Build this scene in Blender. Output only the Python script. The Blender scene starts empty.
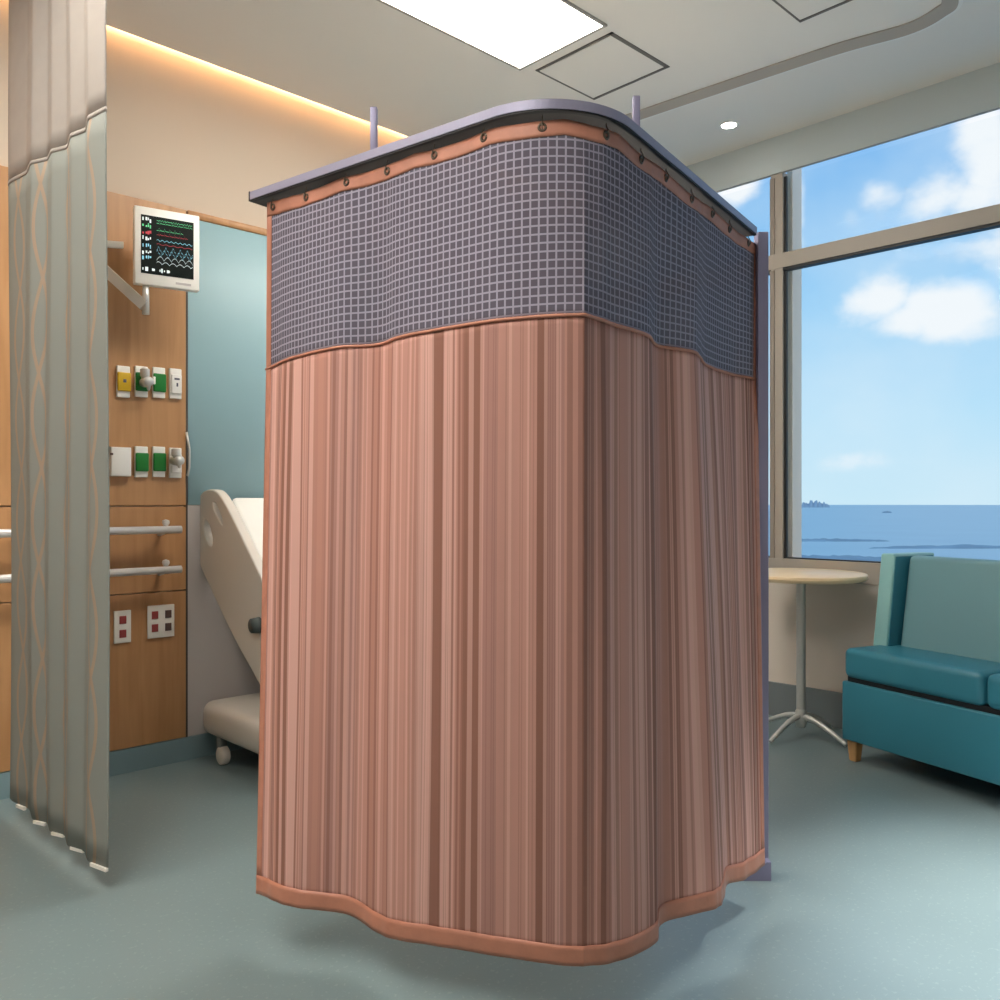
import bpy, bmesh, math, random
from mathutils import Vector, Matrix
random.seed(7)
S = bpy.context.scene
COL = S.collection
PI = math.pi

# ------------------------------------------------------------------ frame
# world x runs along the bed-head wall towards the window, world y points to the bed-head wall
F = 864.0                        # focal length in pixels of the 1000 px frame
HZ = 503.0                       # horizon row
UX, UY = 0.721, 0.692            # room x axis seen from the camera (right, forward)
CAM_H = 1.02
CEIL = 2.78
YW = 3.358                       # bed-head wall
XW = 3.83                        # window wall
XB, YB = -3.2, -3.0              # how far floor and ceiling reach behind the camera

def c2w(X, Y, z=0.0):
    """camera-relative right / forward (metres) -> world"""
    return Vector((X*UX + Y*UY, -X*UY + Y*UX, z))
def ray(px, py):
    return c2w((px-500)/F, 1.0, (HZ-py)/F)
def on_y(px, py, y):
    d = ray(px, py); t = y/d.y
    return Vector((d.x*t, y, CAM_H + d.z*t))
def on_x(px, py, x):
    d = ray(px, py); t = x/d.x
    return Vector((x, d.y*t, CAM_H + d.z*t))
def on_z(px, py, z):
    d = ray(px, py); t = (z-CAM_H)/d.z
    return Vector((d.x*t, d.y*t, z))

# ------------------------------------------------------------------ materials
def lin(c):
    o = []
    for v in c:
        v = v/255.0
        o.append(v/12.92 if v <= .04045 else ((v+.055)/1.055)**2.4)
    return (o[0], o[1], o[2], 1.0)
def mat(name, c, rough=.5, metal=0.0, spec=.5, bump=0.0, bscale=200.0, coat=0.0, var=0.0, vscale=3.0):
    m = bpy.data.materials.new(name); m.use_nodes = True
    nt = m.node_tree; b = nt.nodes['Principled BSDF']
    b.inputs['Base Color'].default_value = lin(c)
    b.inputs['Roughness'].default_value = rough
    b.inputs['Metallic'].default_value = metal
    b.inputs['Specular IOR Level'].default_value = spec
    b.inputs['Coat Weight'].default_value = coat
    tc = nt.nodes.new('ShaderNodeTexCoord')
    if var:
        n = nt.nodes.new('ShaderNodeTexNoise'); n.inputs['Scale'].default_value = vscale
        n.inputs['Detail'].default_value = 4
        nt.links.new(tc.outputs['Object'], n.inputs['Vector'])
        r = nt.nodes.new('ShaderNodeValToRGB'); L = lin(c)
        r.color_ramp.elements[0].position = .3; r.color_ramp.elements[1].position = .7
        r.color_ramp.elements[0].color = tuple(v*(1-var) for v in L[:3])+(1,)
        r.color_ramp.elements[1].color = tuple(min(1, v*(1+var)) for v in L[:3])+(1,)
        nt.links.new(n.outputs['Fac'], r.inputs['Fac'])
        nt.links.new(r.outputs['Color'], b.inputs['Base Color'])
    if bump:
        n = nt.nodes.new('ShaderNodeTexNoise'); n.inputs['Scale'].default_value = bscale
        nt.links.new(tc.outputs['Object'], n.inputs['Vector'])
        bp = nt.nodes.new('ShaderNodeBump'); bp.inputs['Strength'].default_value = bump
        bp.inputs['Distance'].default_value = .002
        nt.links.new(n.outputs['Fac'], bp.inputs['Height'])
        nt.links.new(bp.outputs['Normal'], b.inputs['Normal'])
    return m
def emit(name, c, s):
    m = bpy.data.materials.new(name); m.use_nodes = True
    b = m.node_tree.nodes['Principled BSDF']
    b.inputs['Base Color'].default_value = lin(c)
    b.inputs['Emission Color'].default_value = lin(c)
    b.inputs['Emission Strength'].default_value = s
    return m
class NT:
    """tiny helper for math chains"""
    def __init__(s, nt): s.nt = nt
    def m(s, op, a, b=None, c=None):
        n = s.nt.nodes.new('ShaderNodeMath'); n.operation = op
        for i, v in enumerate((a, b, c)):
            if v is None: continue
            if isinstance(v, (int, float)): n.inputs[i].default_value = v
            else: s.nt.links.new(v, n.inputs[i])
        return n.outputs[0]
    def mix(s, f, a, b):
        n = s.nt.nodes.new('ShaderNodeMix'); n.data_type = 'RGBA'
        for k, v in ((0, f), (6, a), (7, b)):
            if isinstance(v, (int, float)): n.inputs[k].default_value = v
            elif isinstance(v, tuple): n.inputs[k].default_value = v
            else: s.nt.links.new(v, n.inputs[k])
        return n.outputs[2]
def uvmat(name, rough=.6, spec=.3, sheen=0.0):
    m = bpy.data.materials.new(name); m.use_nodes = True
    nt = m.node_tree; b = nt.nodes['Principled BSDF']
    b.inputs['Roughness'].default_value = rough; b.inputs['Specular IOR Level'].default_value = spec
    b.inputs['Sheen Weight'].default_value = sheen
    uv = nt.nodes.new('ShaderNodeUVMap'); uv.uv_map = 'UVMap'
    sp = nt.nodes.new('ShaderNodeSeparateXYZ'); nt.links.new(uv.outputs[0], sp.inputs[0])
    return m, nt, b, NT(nt), sp.outputs[0], sp.outputs[1]

# striped curtain cloth
def cloth_mat():
    m, nt, b, N, u, v = uvmat('striped_cloth', .65, .08, 0)
    def wn(x, off):
        f = N.m('FLOOR', N.m('ADD', x, off))
        w = nt.nodes.new('ShaderNodeTexWhiteNoise'); w.noise_dimensions = '1D'
        nt.links.new(f, w.inputs['W']); return w.outputs['Value']
    # irregular spacing: warp u a little before flooring
    warp = N.m('ADD', u, N.m('MULTIPLY', N.m('SINE', N.m('MULTIPLY', u, 41.0)), .009))
    w1 = wn(N.m('MULTIPLY', warp, 44.0), .3)
    w2 = wn(N.m('MULTIPLY', warp, 150.0), .6)
    w3 = wn(N.m('MULTIPLY', u, 420.0), .1)
    r = nt.nodes.new('ShaderNodeValToRGB'); r.color_ramp.interpolation = 'CONSTANT'
    cols = [(0, (197, 148, 136)), (.32, (187, 137, 124)), (.50, (152, 108, 95)), (.62, (213, 167, 156)), (.82, (180, 135, 126)), (.9, (193, 142, 128))]
    e = r.color_ramp.elements
    e[0].position = 0; e[0].color = lin(cols[0][1]); e[1].position = cols[1][0]; e[1].color = lin(cols[1][1])
    for p, c in cols[2:]:
        x = e.new(p); x.color = lin(c)
    nt.links.new(w1, r.inputs['Fac'])
    c = N.mix(N.m('MULTIPLY', N.m('GREATER_THAN', w2, .82), .55), r.outputs['Color'], lin((142, 100, 87)))
    c = N.mix(N.m('MULTIPLY', N.m('LESS_THAN', w2, .16), .5), c, lin((228, 182, 170)))
    c = N.mix(N.m('MULTIPLY', N.m('GREATER_THAN', w3, .88), .3), c, lin((138, 97, 84)))
    nt.links.new(c, b.inputs['Base Color'])
    # fine weave and soft wrinkles
    cx = nt.nodes.new('ShaderNodeCombineXYZ'); nt.links.new(N.m('MULTIPLY', u, 9.0), cx.inputs[0]); nt.links.new(N.m('MULTIPLY', v, 3.0), cx.inputs[1])
    n = nt.nodes.new('ShaderNodeTexNoise'); n.inputs['Scale'].default_value = 1.6; n.inputs['Detail'].default_value = 5
    nt.links.new(cx.outputs[0], n.inputs['Vector'])
    bp = nt.nodes.new('ShaderNodeBump'); bp.inputs['Strength'].default_value = .25; bp.inputs['Distance'].default_value = .012
    nt.links.new(n.outputs['Fac'], bp.inputs['Height']); nt.links.new(bp.outputs['Normal'], b.inputs['Normal'])
    return m
def net_mat():
    m, nt, b, N, u, v = uvmat('grey_net', .85, .08)
    P = .0165
    def line(x):
        f = N.m('FRACT', N.m('DIVIDE', x, P))
        return N.m('LESS_THAN', f, .22)
    g = N.m('MAXIMUM', line(u), line(v))
    c = N.mix(g, lin((104, 98, 110)), lin((160, 154, 170)))
    nt.links.new(c, b.inputs['Base Color'])
    al = N.m('ADD', N.m('MULTIPLY', g, .14), .86)          # the holes are a little see-through
    nt.links.new(al, b.inputs['Alpha'])
    return m
def ward_mat():
    m, nt, b, N, u, v = uvmat('patterned_ward_cloth', .8, .2)
    def curve(ph, sgn):
        s = N.m('MULTIPLY', N.m('SINE', N.m('ADD', N.m('MULTIPLY', v, 11.0), ph)), .035*sgn)
        f = N.m('FRACT', N.m('DIVIDE', N.m('ADD', u, s), .2))
        return N.m('LESS_THAN', N.m('ABSOLUTE', N.m('SUBTRACT', f, .5)), .035)
    g = N.m('MAXIMUM', curve(0.0, 1), curve(.4, -1))
    c = N.mix(N.m('MULTIPLY', g, .55), lin((138, 141, 136)), lin((184, 146, 116)))
    nt.links.new(c, b.inputs['Base Color']); return m
def wood_mat(name, c1, c2, horiz=False):
    m = bpy.data.materials.new(name); m.use_nodes = True
    nt = m.node_tree; b = nt.nodes['Principled BSDF']; b.inputs['Roughness'].default_value = .4
    tc = nt.nodes.new('ShaderNodeTexCoord'); mp = nt.nodes.new('ShaderNodeMapping')
    mp.inputs['Scale'].default_value = (1.5, 1.5, 14) if horiz else (14, 14, 1.0)
    nt.links.new(tc.outputs['Object'], mp.inputs[0])
    n = nt.nodes.new('ShaderNodeTexNoise'); n.inputs['Scale'].default_value = 2.2; n.inputs['Detail'].default_value = 8; n.inputs['Distortion'].default_value = .5
    nt.links.new(mp.outputs[0], n.inputs['Vector'])
    r = nt.nodes.new('ShaderNodeValToRGB'); r.color_ramp.elements[0].position = .3; r.color_ramp.elements[1].position = .7
    r.color_ramp.elements[0].color = lin(c1); r.color_ramp.elements[1].color = lin(c2)
    nt.links.new(n.outputs['Fac'], r.inputs['Fac']); nt.links.new(r.outputs['Color'], b.inputs['Base Color'])
    return m
def floor_mat():
    m = mat('vinyl_floor', (124, 140, 142), .3, 0, .5)
    nt = m.node_tree; b = nt.nodes['Principled BSDF']; N = NT(nt)
    tc = nt.nodes.new('ShaderNodeTexCoord')
    n1 = nt.nodes.new('ShaderNodeTexNoise'); n1.inputs['Scale'].default_value = 2.1; n1.inputs['Detail'].default_value = 2
    n2 = nt.nodes.new('ShaderNodeTexNoise'); n2.inputs['Scale'].default_value = 90; n2.inputs['Detail'].default_value = 2
    for n in (n1, n2): nt.links.new(tc.outputs['Object'], n.inputs['Vector'])
    c = N.mix(n1.outputs['Fac'], lin((112, 129, 131)), lin((126, 143, 145)))
    c = N.mix(N.m('MULTIPLY', N.m('GREATER_THAN', n2.outputs['Fac'], .64), .22), c, lin((160, 172, 170)))
    nt.links.new(c, b.inputs['Base Color'])
    return m
def glass_mat():
    m = bpy.data.materials.new('window_glass'); m.use_nodes = True
    nt = m.node_tree; nt.nodes.clear()
    o = nt.nodes.new('ShaderNodeOutputMaterial'); t = nt.nodes.new('ShaderNodeBsdfTransparent')
    t.inputs[0].default_value = (.97, .985, .99, 1)
    g = nt.nodes.new('ShaderNodeBsdfGlossy'); g.inputs['Roughness'].default_value = .02
    mx = nt.nodes.new('ShaderNodeMixShader'); mx.inputs[0].default_value = .001
    nt.links.new(t.outputs[0], mx.inputs[1]); nt.links.new(g.outputs[0], mx.inputs[2]); nt.links.new(mx.outputs[0], o.inputs[0])
    return m
def sea_mat():
    m = bpy.data.materials.new('sea_water'); m.use_nodes = True
    nt = m.node_tree; b = nt.nodes['Principled BSDF']; N = NT(nt)
    b.inputs['Roughness'].default_value = .35
    tc = nt.nodes.new('ShaderNodeTexCoord'); mp = nt.nodes.new('ShaderNodeMapping')
    mp.inputs['Scale'].default_value = (.0012, .0012, 1); nt.links.new(tc.outputs['Object'], mp.inputs[0])
    n = nt.nodes.new('ShaderNodeTexNoise'); n.inputs['Scale'].default_value = 3; n.inputs['Detail'].default_value = 6
    nt.links.new(mp.outputs[0], n.inputs['Vector'])
    nt.links.new(N.mix(n.outputs['Fac'], lin((98, 160, 200)), lin((128, 184, 216))), b.inputs['Base Color'])
    return m

M = dict(
    wall=mat('beige_paint', (228, 214, 200), .8, bump=.05),
    warm=mat('warm_beige_paint', (208, 190, 170), .8, bump=.05),
    aqua=mat('pale_aqua_paint', (196, 205, 206), .7),
    ceil=mat('ceiling_paint', (232, 226, 216), .9, var=.02, vscale=1.2),
    shadowgap=mat('dark_grey_gap', (112, 106, 98), .7),
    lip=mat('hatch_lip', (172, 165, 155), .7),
    floor=floor_mat(),
    base=mat('slate_baseboard', (126, 150, 156), .45),
    basedark=mat('grey_baseboard', (126, 132, 134), .45),
    wood=wood_mat('maple_headwall', (176, 128, 84), (194, 146, 100)),
    bluep=mat('blue_panel', (152, 186, 194), .42, var=.04, vscale=2),
    whitep=mat('white_wainscot', (196, 188, 184), .5),
    steel=mat('brushed_steel', (226, 223, 220), .35, .3),
    seam=mat('dark_joint', (80, 70, 62), .6),
    frame=mat('taupe_window_frame', (172, 162, 150), .45),
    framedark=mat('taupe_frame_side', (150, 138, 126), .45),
    fin=mat('pale_outer_fin', (246, 238, 226), .5),
    gasket=mat('black_gasket', (24, 24, 26), .5),
    glass=glass_mat(), sea=sea_mat(),
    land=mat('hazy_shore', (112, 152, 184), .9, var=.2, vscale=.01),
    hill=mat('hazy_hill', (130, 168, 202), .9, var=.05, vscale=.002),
    cloth=cloth_mat(), net=net_mat(), ward=ward_mat(),
    wardtop=mat('plain_ward_net', (158, 150, 144), .85, var=.03, vscale=20),
    white=mat('white_trim', (236, 232, 224), .6),
    band=mat('salmon_binding', (192, 130, 108), .55, bump=.3, bscale=90, var=.1, vscale=25),
    hem=mat('salmon_hem', (192, 130, 107), .4, bump=.3, bscale=60, var=.08, vscale=25),
    rail=mat('lavender_aluminium', (150, 147, 170), .42, .25),
    railunder=mat('rail_shade_brown', (58, 50, 47), .6),  # darkened to hold the shade beneath the rail
    railgap=mat('black_groove', (22, 20, 22), .6),
    post=mat('lavender_post', (150, 146, 174), .45, .2),
    brass=mat('antique_metal', (104, 92, 80), .35, .8),
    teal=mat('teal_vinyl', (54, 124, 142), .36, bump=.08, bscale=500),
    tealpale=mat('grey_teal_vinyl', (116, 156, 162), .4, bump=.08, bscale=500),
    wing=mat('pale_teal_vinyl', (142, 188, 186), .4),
    leg=wood_mat('pale_oak', (196, 146, 92), (214, 168, 112)),
    tablewood=wood_mat('maple_tabletop', (240, 204, 156), (248, 220, 178), True),
    chrome=mat('satin_chrome', (206, 203, 196), .35, .4),
    plastic=mat('cream_plastic', (216, 208, 197), .5),
    plasticw=mat('white_plastic', (240, 236, 228), .4),
    mattress=mat('white_sheet', (250, 247, 240), .8, bump=.1, bscale=80),
    rubber=mat('grey_rubber', (120, 124, 122), .6),
    darkg=mat('dark_grey_plastic', (70, 80, 80), .5),
    yellow=mat('yellow_cover', (214, 172, 24), .45), green=mat('green_cover', (10, 116, 36), .45),
    red=mat('red_socket', (150, 60, 58), .5), brown=mat('brown_socket', (96, 72, 66), .5),
    ink=mat('grey_print', (90, 90, 100), .6),
    screen=mat('screen_black', (10, 20, 18), .25),
    lamp=emit('troffer_diffuser', (255, 250, 240), 9.0),
    down=emit('downlight_lens', (255, 250, 238), 12.0),
    bulb=emit('fill_uplight_bulb', (255, 242, 224), 36.0),  # added source out of sight, lifts the ceiling brightness
    cove=emit('cove_led', (255, 232, 202), 20.0),
    tg=emit('trace_green', (90, 190, 130), .22), tr=emit('trace_red', (170, 50, 60), .22),
    tb=emit('trace_cyan', (130, 190, 210), .22), tw=emit('trace_white', (215, 225, 225), .22),
)

# ------------------------------------------------------------------ builders
def link(name, me, m=None, parent=None, smooth=False):
    o = bpy.data.objects.new(name, me); COL.objects.link(o)
    if m is not None: me.materials.append(m)
    if parent is not None: o.parent = parent
    if smooth:
        for p in me.polygons: p.use_smooth = True
    return o
def from_bm(name, bm, m, parent=None, smooth=False):
    bmesh.ops.recalc_face_normals(bm, faces=bm.faces[:])
    me = bpy.data.meshes.new(name); bm.to_mesh(me); bm.free()
    return link(name, me, m, parent, smooth)
def pyd(name, vs, fs, m, parent=None, smooth=False):
    bm = bmesh.new(); bv = [bm.verts.new(v) for v in vs]
    for f in fs:
        try: bm.faces.new([bv[i] for i in f])
        except ValueError: pass
    return from_bm(name, bm, m, parent, smooth)
def box_bm(bm, x0, x1, y0, y1, z0, z1, bev=0.0, seg=3, rot=None):
    r = bmesh.ops.create_cube(bm, size=1.0); vs = r['verts']
    for v in vs:
        v.co = Vector(((x0+x1)/2 + v.co.x*(x1-x0), (y0+y1)/2 + v.co.y*(y1-y0), (z0+z1)/2 + v.co.z*(z1-z0)))
        if rot is not None: v.co = rot @ v.co
    if bev > 0:
        es = list({e for v in vs for e in v.link_edges})
        bmesh.ops.bevel(bm, geom=es, offset=bev, segments=seg, profile=.5, affect='EDGES', clamp_overlap=True)
    return bm
def box(name, x0, x1, y0, y1, z0, z1, m, parent=None, bev=0.0, seg=3, rot=None):
    bm = bmesh.new(); box_bm(bm, min(x0, x1), max(x0, x1), min(y0, y1), max(y0, y1), min(z0, z1), max(z0, z1), bev, seg, rot)
    return from_bm(name, bm, m, parent, bev > 0)
def tube_bm(bm, pts, r, n=12, caps=True):
    rs = r if isinstance(r, (list, tuple)) else [r]*len(pts)
    pts = [Vector(p) for p in pts]; rings = []
    up = None
    for i, p in enumerate(pts):
        d = (pts[min(i+1, len(pts)-1)] - pts[max(i-1, 0)]).normalized()
        if up is None or abs(up.dot(d)) > .98:
            up = Vector((0, 0, 1)) if abs(d.z) < .9 else Vector((1, 0, 0))
        a = d.cross(up).normalized(); b = a.cross(d).normalized(); up = b
        rings.append([bm.verts.new(p + (a*math.cos(2*PI*k/n) + b*math.sin(2*PI*k/n))*rs[i]) for k in range(n)])
    for i in range(len(rings)-1):
        for k in range(n):
            bm.faces.new((rings[i][k], rings[i][(k+1) % n], rings[i+1][(k+1) % n], rings[i+1][k]))
    if caps:
        bm.faces.new(rings[0][::-1]); bm.faces.new(rings[-1])
    return bm
def tube(name, pts, r, m, parent=None, n=12):
    return from_bm(name, tube_bm(bmesh.new(), pts, r, n), m, parent, True)
def lathe(name, prof, cx, cy, m, parent=None, n=48, smooth=True, caps=True):
    bm = bmesh.new(); rings = []
    for r, z in prof:
        rings.append([bm.verts.new((cx + r*math.cos(2*PI*k/n), cy + r*math.sin(2*PI*k/n), z)) for k in range(n)])
    for i in range(len(rings)-1):
        for k in range(n):
            bm.faces.new((rings[i][k], rings[i][(k+1) % n], rings[i+1][(k+1) % n], rings[i+1][k]))
    if caps: bm.faces.new(rings[0][::-1]); bm.faces.new(rings[-1])
    o = from_bm(name, bm, m, parent, smooth)
    if smooth:
        md = o.modifiers.new('edge', 'EDGE_SPLIT'); md.split_angle = R(35)
    return o
def R(d): return math.radians(d)
def prism_bm(bm, poly, ext):
    """poly: 3-D outline, ext: extrusion vector"""
    e = Vector(ext); a = [bm.verts.new(Vector(p)) for p in poly]; b = [bm.verts.new(Vector(p)+e) for p in poly]
    bm.faces.new(a); bm.faces.new(b[::-1]); n = len(poly)
    for i in range(n): bm.faces.new((a[i], b[i], b[(i+1) % n], a[(i+1) % n]))
    return bm
def prism(name, poly, ext, m, parent=None, bev=0.0, seg=2):
    bm = prism_bm(bmesh.new(), poly, ext)
    bmesh.ops.recalc_face_normals(bm, faces=bm.faces[:])
    if bev: bmesh.ops.bevel(bm, geom=bm.edges[:], offset=bev, segments=seg, profile=.5, affect='EDGES', clamp_overlap=True)
    return from_bm(name, bm, m, parent, bev > 0)
def tag(o, label=None, cat=None, group=None, kind=None):
    for k, v in (('label', label), ('category', cat), ('group', group), ('kind', kind)):
        if v: o[k] = v
    return o
def thing(name, label, cat, loc=(0, 0, 0), group=None):
    o = bpy.data.objects.new(name, None); COL.objects.link(o); o.location = loc
    o.empty_display_size = .1
    tag(o, label, cat, group); return o
def reparent(root):
    """children are modelled in world coordinates: keep them there under a moved empty"""
    l = root.location.copy()
    def fix(o):
        for c in o.children:
            if c.parent is root and c.type == 'MESH':
                c.data.transform(Matrix.Translation(-l))
            fix2(c)
    def fix2(o):
        for c in o.children:
            if c.type == 'MESH': c.data.transform(Matrix.Translation(-l))
            fix2(c)
    fix(root)
def struct(o): o['kind'] = 'structure'; return o

# ------------------------------------------------------------------ room shell
struct(box('floor', XB, XW+.2, YB, YW+.2, -.15, 0, M['floor']))
# dropped ceiling stops short of the bed-head wall and leaves a light cove
EDGE = YW-.06
struct(box('ceiling', XB, XW+.0, YB, EDGE, CEIL, CEIL+.05, M['ceil']))
cv = bmesh.new()
box_bm(cv, XB, XW, EDGE-.2, YW, CEIL+.22, CEIL+.26); box_bm(cv, XB, XW, EDGE-.22, EDGE-.18, CEIL+.05, CEIL+.24)
struct(from_bm('trim_1', cv, M['warm']))
o = box('cove_light', XB+.3, XW-.1, EDGE-.09, EDGE-.05, CEIL+.06, CEIL+.085, M['cove'])
tag(o, 'warm strip light hidden in the ceiling cove above the bed-head wall', 'light')
struct(box('wall_back', XB-.1, XB, YB, YW, 0, CEIL, M['wall']))
struct(box('wall_near', XB, XW, YB-.1, YB, 0, CEIL, M['wall']))
struct(box('wall_left', XB, XW, YW, YW+.2, 0, CEIL+.26, M['warm']))
# window wall: header, part under the sill, and the strip by the corner
SILL, HEAD = .72, 2.603
hb = box('wall_right', XW, XW+.2, YB, YW, 0, SILL-.06, M['wall']); struct(hb)
struct(box('wall_header', XW, XW+.02, YB, YW, HEAD, CEIL+.26, M['aqua']))
struct(box('baseboard_right', XW-.014, XW, YB, YW-.001, 0, .16, M['basedark']))

# window
win = bpy.data.objects.new('window_1', None); COL.objects.link(win); struct(win)
TZ0, TZ1 = CAM_H+1.118, CAM_H+1.195
fx0, fx1 = XW+.004, XW+.05
YM = on_x(780, 400, XW).y                         # the mullion seen beside the curtain
f = bmesh.new()
mulls = [YM, YM-2.2]
for y in mulls:
    box_bm(f, fx0, fx1, y-.012, y+.05, SILL, HEAD)
box_bm(f, fx0-.004, fx1, YB, YW-.001, TZ0+.008, TZ1)     # transom
box_bm(f, fx0-.015, fx1+.05, YB, YW-.001, SILL-.06, SILL+.035)   # bottom rail
box_bm(f, fx0, fx0+.015, YB, YW-.001, HEAD-.002, HEAD+.03)
box_bm(f, fx0, fx1, YW-.06, YW-.001, SILL, HEAD)
struct(from_bm('window_frame', f, M['frame'], win))
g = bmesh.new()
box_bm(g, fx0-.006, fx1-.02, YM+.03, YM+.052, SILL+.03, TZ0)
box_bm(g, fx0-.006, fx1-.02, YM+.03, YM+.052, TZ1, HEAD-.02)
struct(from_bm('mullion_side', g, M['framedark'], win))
g = bmesh.new()
for y0, y1 in ((YM-2.15, YM-.012), (YM+.05, YW-.06)):
    for z0, z1 in ((SILL+.035, TZ0), (TZ1, HEAD-.02)):
        w = .012
        box_bm(g, fx0+.014, fx0+.026, y1-w, y1, z0, z1)
        if z1 == TZ0:
            box_bm(g, fx0+.0, fx0+.04, y0, y1, z1-.006, z1+.009)
            box_bm(g, fx0+.01, fx0+.04, y0, y1, z0, z0+.006)
struct(from_bm('window_gasket', g, M['gasket'], win))
g = bmesh.new()
for y in mulls: box_bm(g, fx1+.02, fx1+.11, y-.028, y+.0, SILL-.4, HEAD+.4)
struct(from_bm('outer_fin', g, M['fin'], win))
for y0, y1 in ((YM-2.15, YM-.012), (YM+.05, YW-.06)):
    for z0, z1 in ((SILL+.035, TZ0), (TZ1, HEAD-.02)):
        struct(box('window_pane', fx0+.024, fx0+.03, y0, y1, z0, z1, M['glass'], win))

# bed-head wall cladding
X1 = on_y(185, 500, YW).x                          # joint between wood and blue panel
WT = CAM_H+1.165
wb = bmesh.new()
zs = [.09, CAM_H-.345, CAM_H-.012, WT]
for a, b_ in zip(zs[:-1], zs[1:]):
    box_bm(wb, XB, X1-.006, YW-.022, YW, a+.002, b_-.002, .0015, 1)
struct(from_bm('trim_2', wb, M['wood']))
struct(box('trim_3', X1+.003, XW-.02, YW-.022, YW, CAM_H+1.137, WT, M['wood'], None, .0015, 1))
struct(box('trim_4', X1-.006, X1+.003, YW-.019, YW, .09, CAM_H+1.137, M['seam']))
o = box('wall_panel', X1+.004, XW-.02, YW-.018, YW, CAM_H-.008, CAM_H+1.136, M['bluep'], None, .002, 1)
tag(o, 'pale blue panel on the wall above the bed, beside the wood headwall', 'wall panel')
struct(box('trim_5', X1+.004, XW-.02, YW-.016, YW, .09, CAM_H-.009, M['whitep']))
struct(box('baseboard_left', XB, XW-.015, YW-.028, YW, 0, .089, M['base']))

# ------------------------------------------------------------------ ceiling fittings
def cpt(px, py): return on_z(px, py, CEIL)
def troffer(x0, x1, y0, y1, label):
    t = thing('ceiling_light', label, 'light', ((x0+x1)/2, (y0+y1)/2, CEIL))
    fr = bmesh.new(); w = .012
    box_bm(fr, x0-w, x0, y0-w, y1+w, CEIL-.008, CEIL-.0005); box_bm(fr, x1, x1+w, y0-w, y1+w, CEIL-.008, CEIL-.0005)
    box_bm(fr, x0, x1, y0-w, y0, CEIL-.008, CEIL-.0005); box_bm(fr, x0, x1, y1, y1+w, CEIL-.008, CEIL-.0005)
    from_bm('light_frame', fr, M['lip'], t)
    box('diffuser', x0, x1, y0, y1, CEIL-.006, CEIL-.001, M['lamp'], t)
    reparent(t)
p = cpt(520, 67); q = cpt(612, 30)
TX1 = p.x; TY1 = p.y; TY0 = q.y+.0
troffer(TX1-1.25, TX1, TY0, TY1, 'large bright white ceiling light panel above the bed curtain')
troffer(TX1-3.1, TX1-1.85, TY0, TY1, 'added unseen ceiling light panel in the row, away from the window')  # added panel out of view, more light for the whole room
troffer(-1.2, .05, .3, .73, 'added unseen ceiling light panel left of the camera, brightening the bed curtain')  # added out of view to brighten the left face of the bed curtain
troffer(-1.2, .05, .92, 1.35, 'added unseen ceiling light panel for the bed curtain, nearer the bed-head wall')  # second added panel for the left curtain face

def hatch(x0, x1, y0, y1, label):
    t = thing('ceiling_hatch', label, 'ceiling hatch', ((x0+x1)/2, (y0+y1)/2, CEIL))
    fr = bmesh.new(); w = .016
    box_bm(fr, x0, x1, y0, y0+w, CEIL-.004, CEIL-.0005); box_bm(fr, x0, x1, y1-w*.5, y1, CEIL-.004, CEIL-.0005)
    box_bm(fr, x0, x0+w*.7, y0, y1, CEIL-.004, CEIL-.0005); box_bm(fr, x1-w*.7, x1, y0, y1, CEIL-.004, CEIL-.0005)
    from_bm('hatch_frame', fr, M['shadowgap'], t)
    box('hatch_door', x0+w, x1-w, y0+w, y1-w*.5, CEIL-.003, CEIL-.0005, M['ceil'], t)
    reparent(t)
a = cpt(530, 69); b_ = cpt(612, 36); c_ = cpt(677, 67); d_ = cpt(592, 97)
hatch((a.x+b_.x)/2, (c_.x+d_.x)/2, (b_.y+c_.y)/2, (a.y+d_.y)/2, 'square ceiling hatch with grey edges beside the bright light panel')
a = cpt(800, 22)
hatch(a.x-.45, a.x, a.y-.42, a.y, 'square ceiling hatch near the curved ceiling track, cut by the top of the photo')

def downlight(x, y, label, power=0.0):
    t = thing('downlight', label, 'light', (x, y, CEIL), 'recessed downlights along the window side')
    lathe('trim_ring', [(.034, CEIL-.004), (.044, CEIL-.004), (.044, CEIL-.0005), (.034, CEIL-.0005)], x, y, M['white'], t, caps=False)
    lathe('lens', [(.001, CEIL-.003), (.034, CEIL-.003), (.034, CEIL-.001), (.001, CEIL-.001)], x, y, M['down'], t)
    reparent(t)
    if power:  # spot that brightens the floor, for the added downlight alone
        l = bpy.data.lights.new('added_floor_beam', 'SPOT'); l.energy = power; l.spot_size = R(52); l.spot_blend = 1.0; l.shadow_soft_size = .06
        l.color = (1, .98, .95)
        o = bpy.data.objects.new('added_floor_beam', l); COL.objects.link(o); o.location = (0, 0, -.02); o.parent = t
d = cpt(729, 125)
downlight(d.x, d.y, 'small round white recessed downlight near the window header')
downlight(2.35, .15, 'added unseen downlight brightening the open floor before the sofa', 420)  # added out of view to throw a pool of light on the floor

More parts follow.
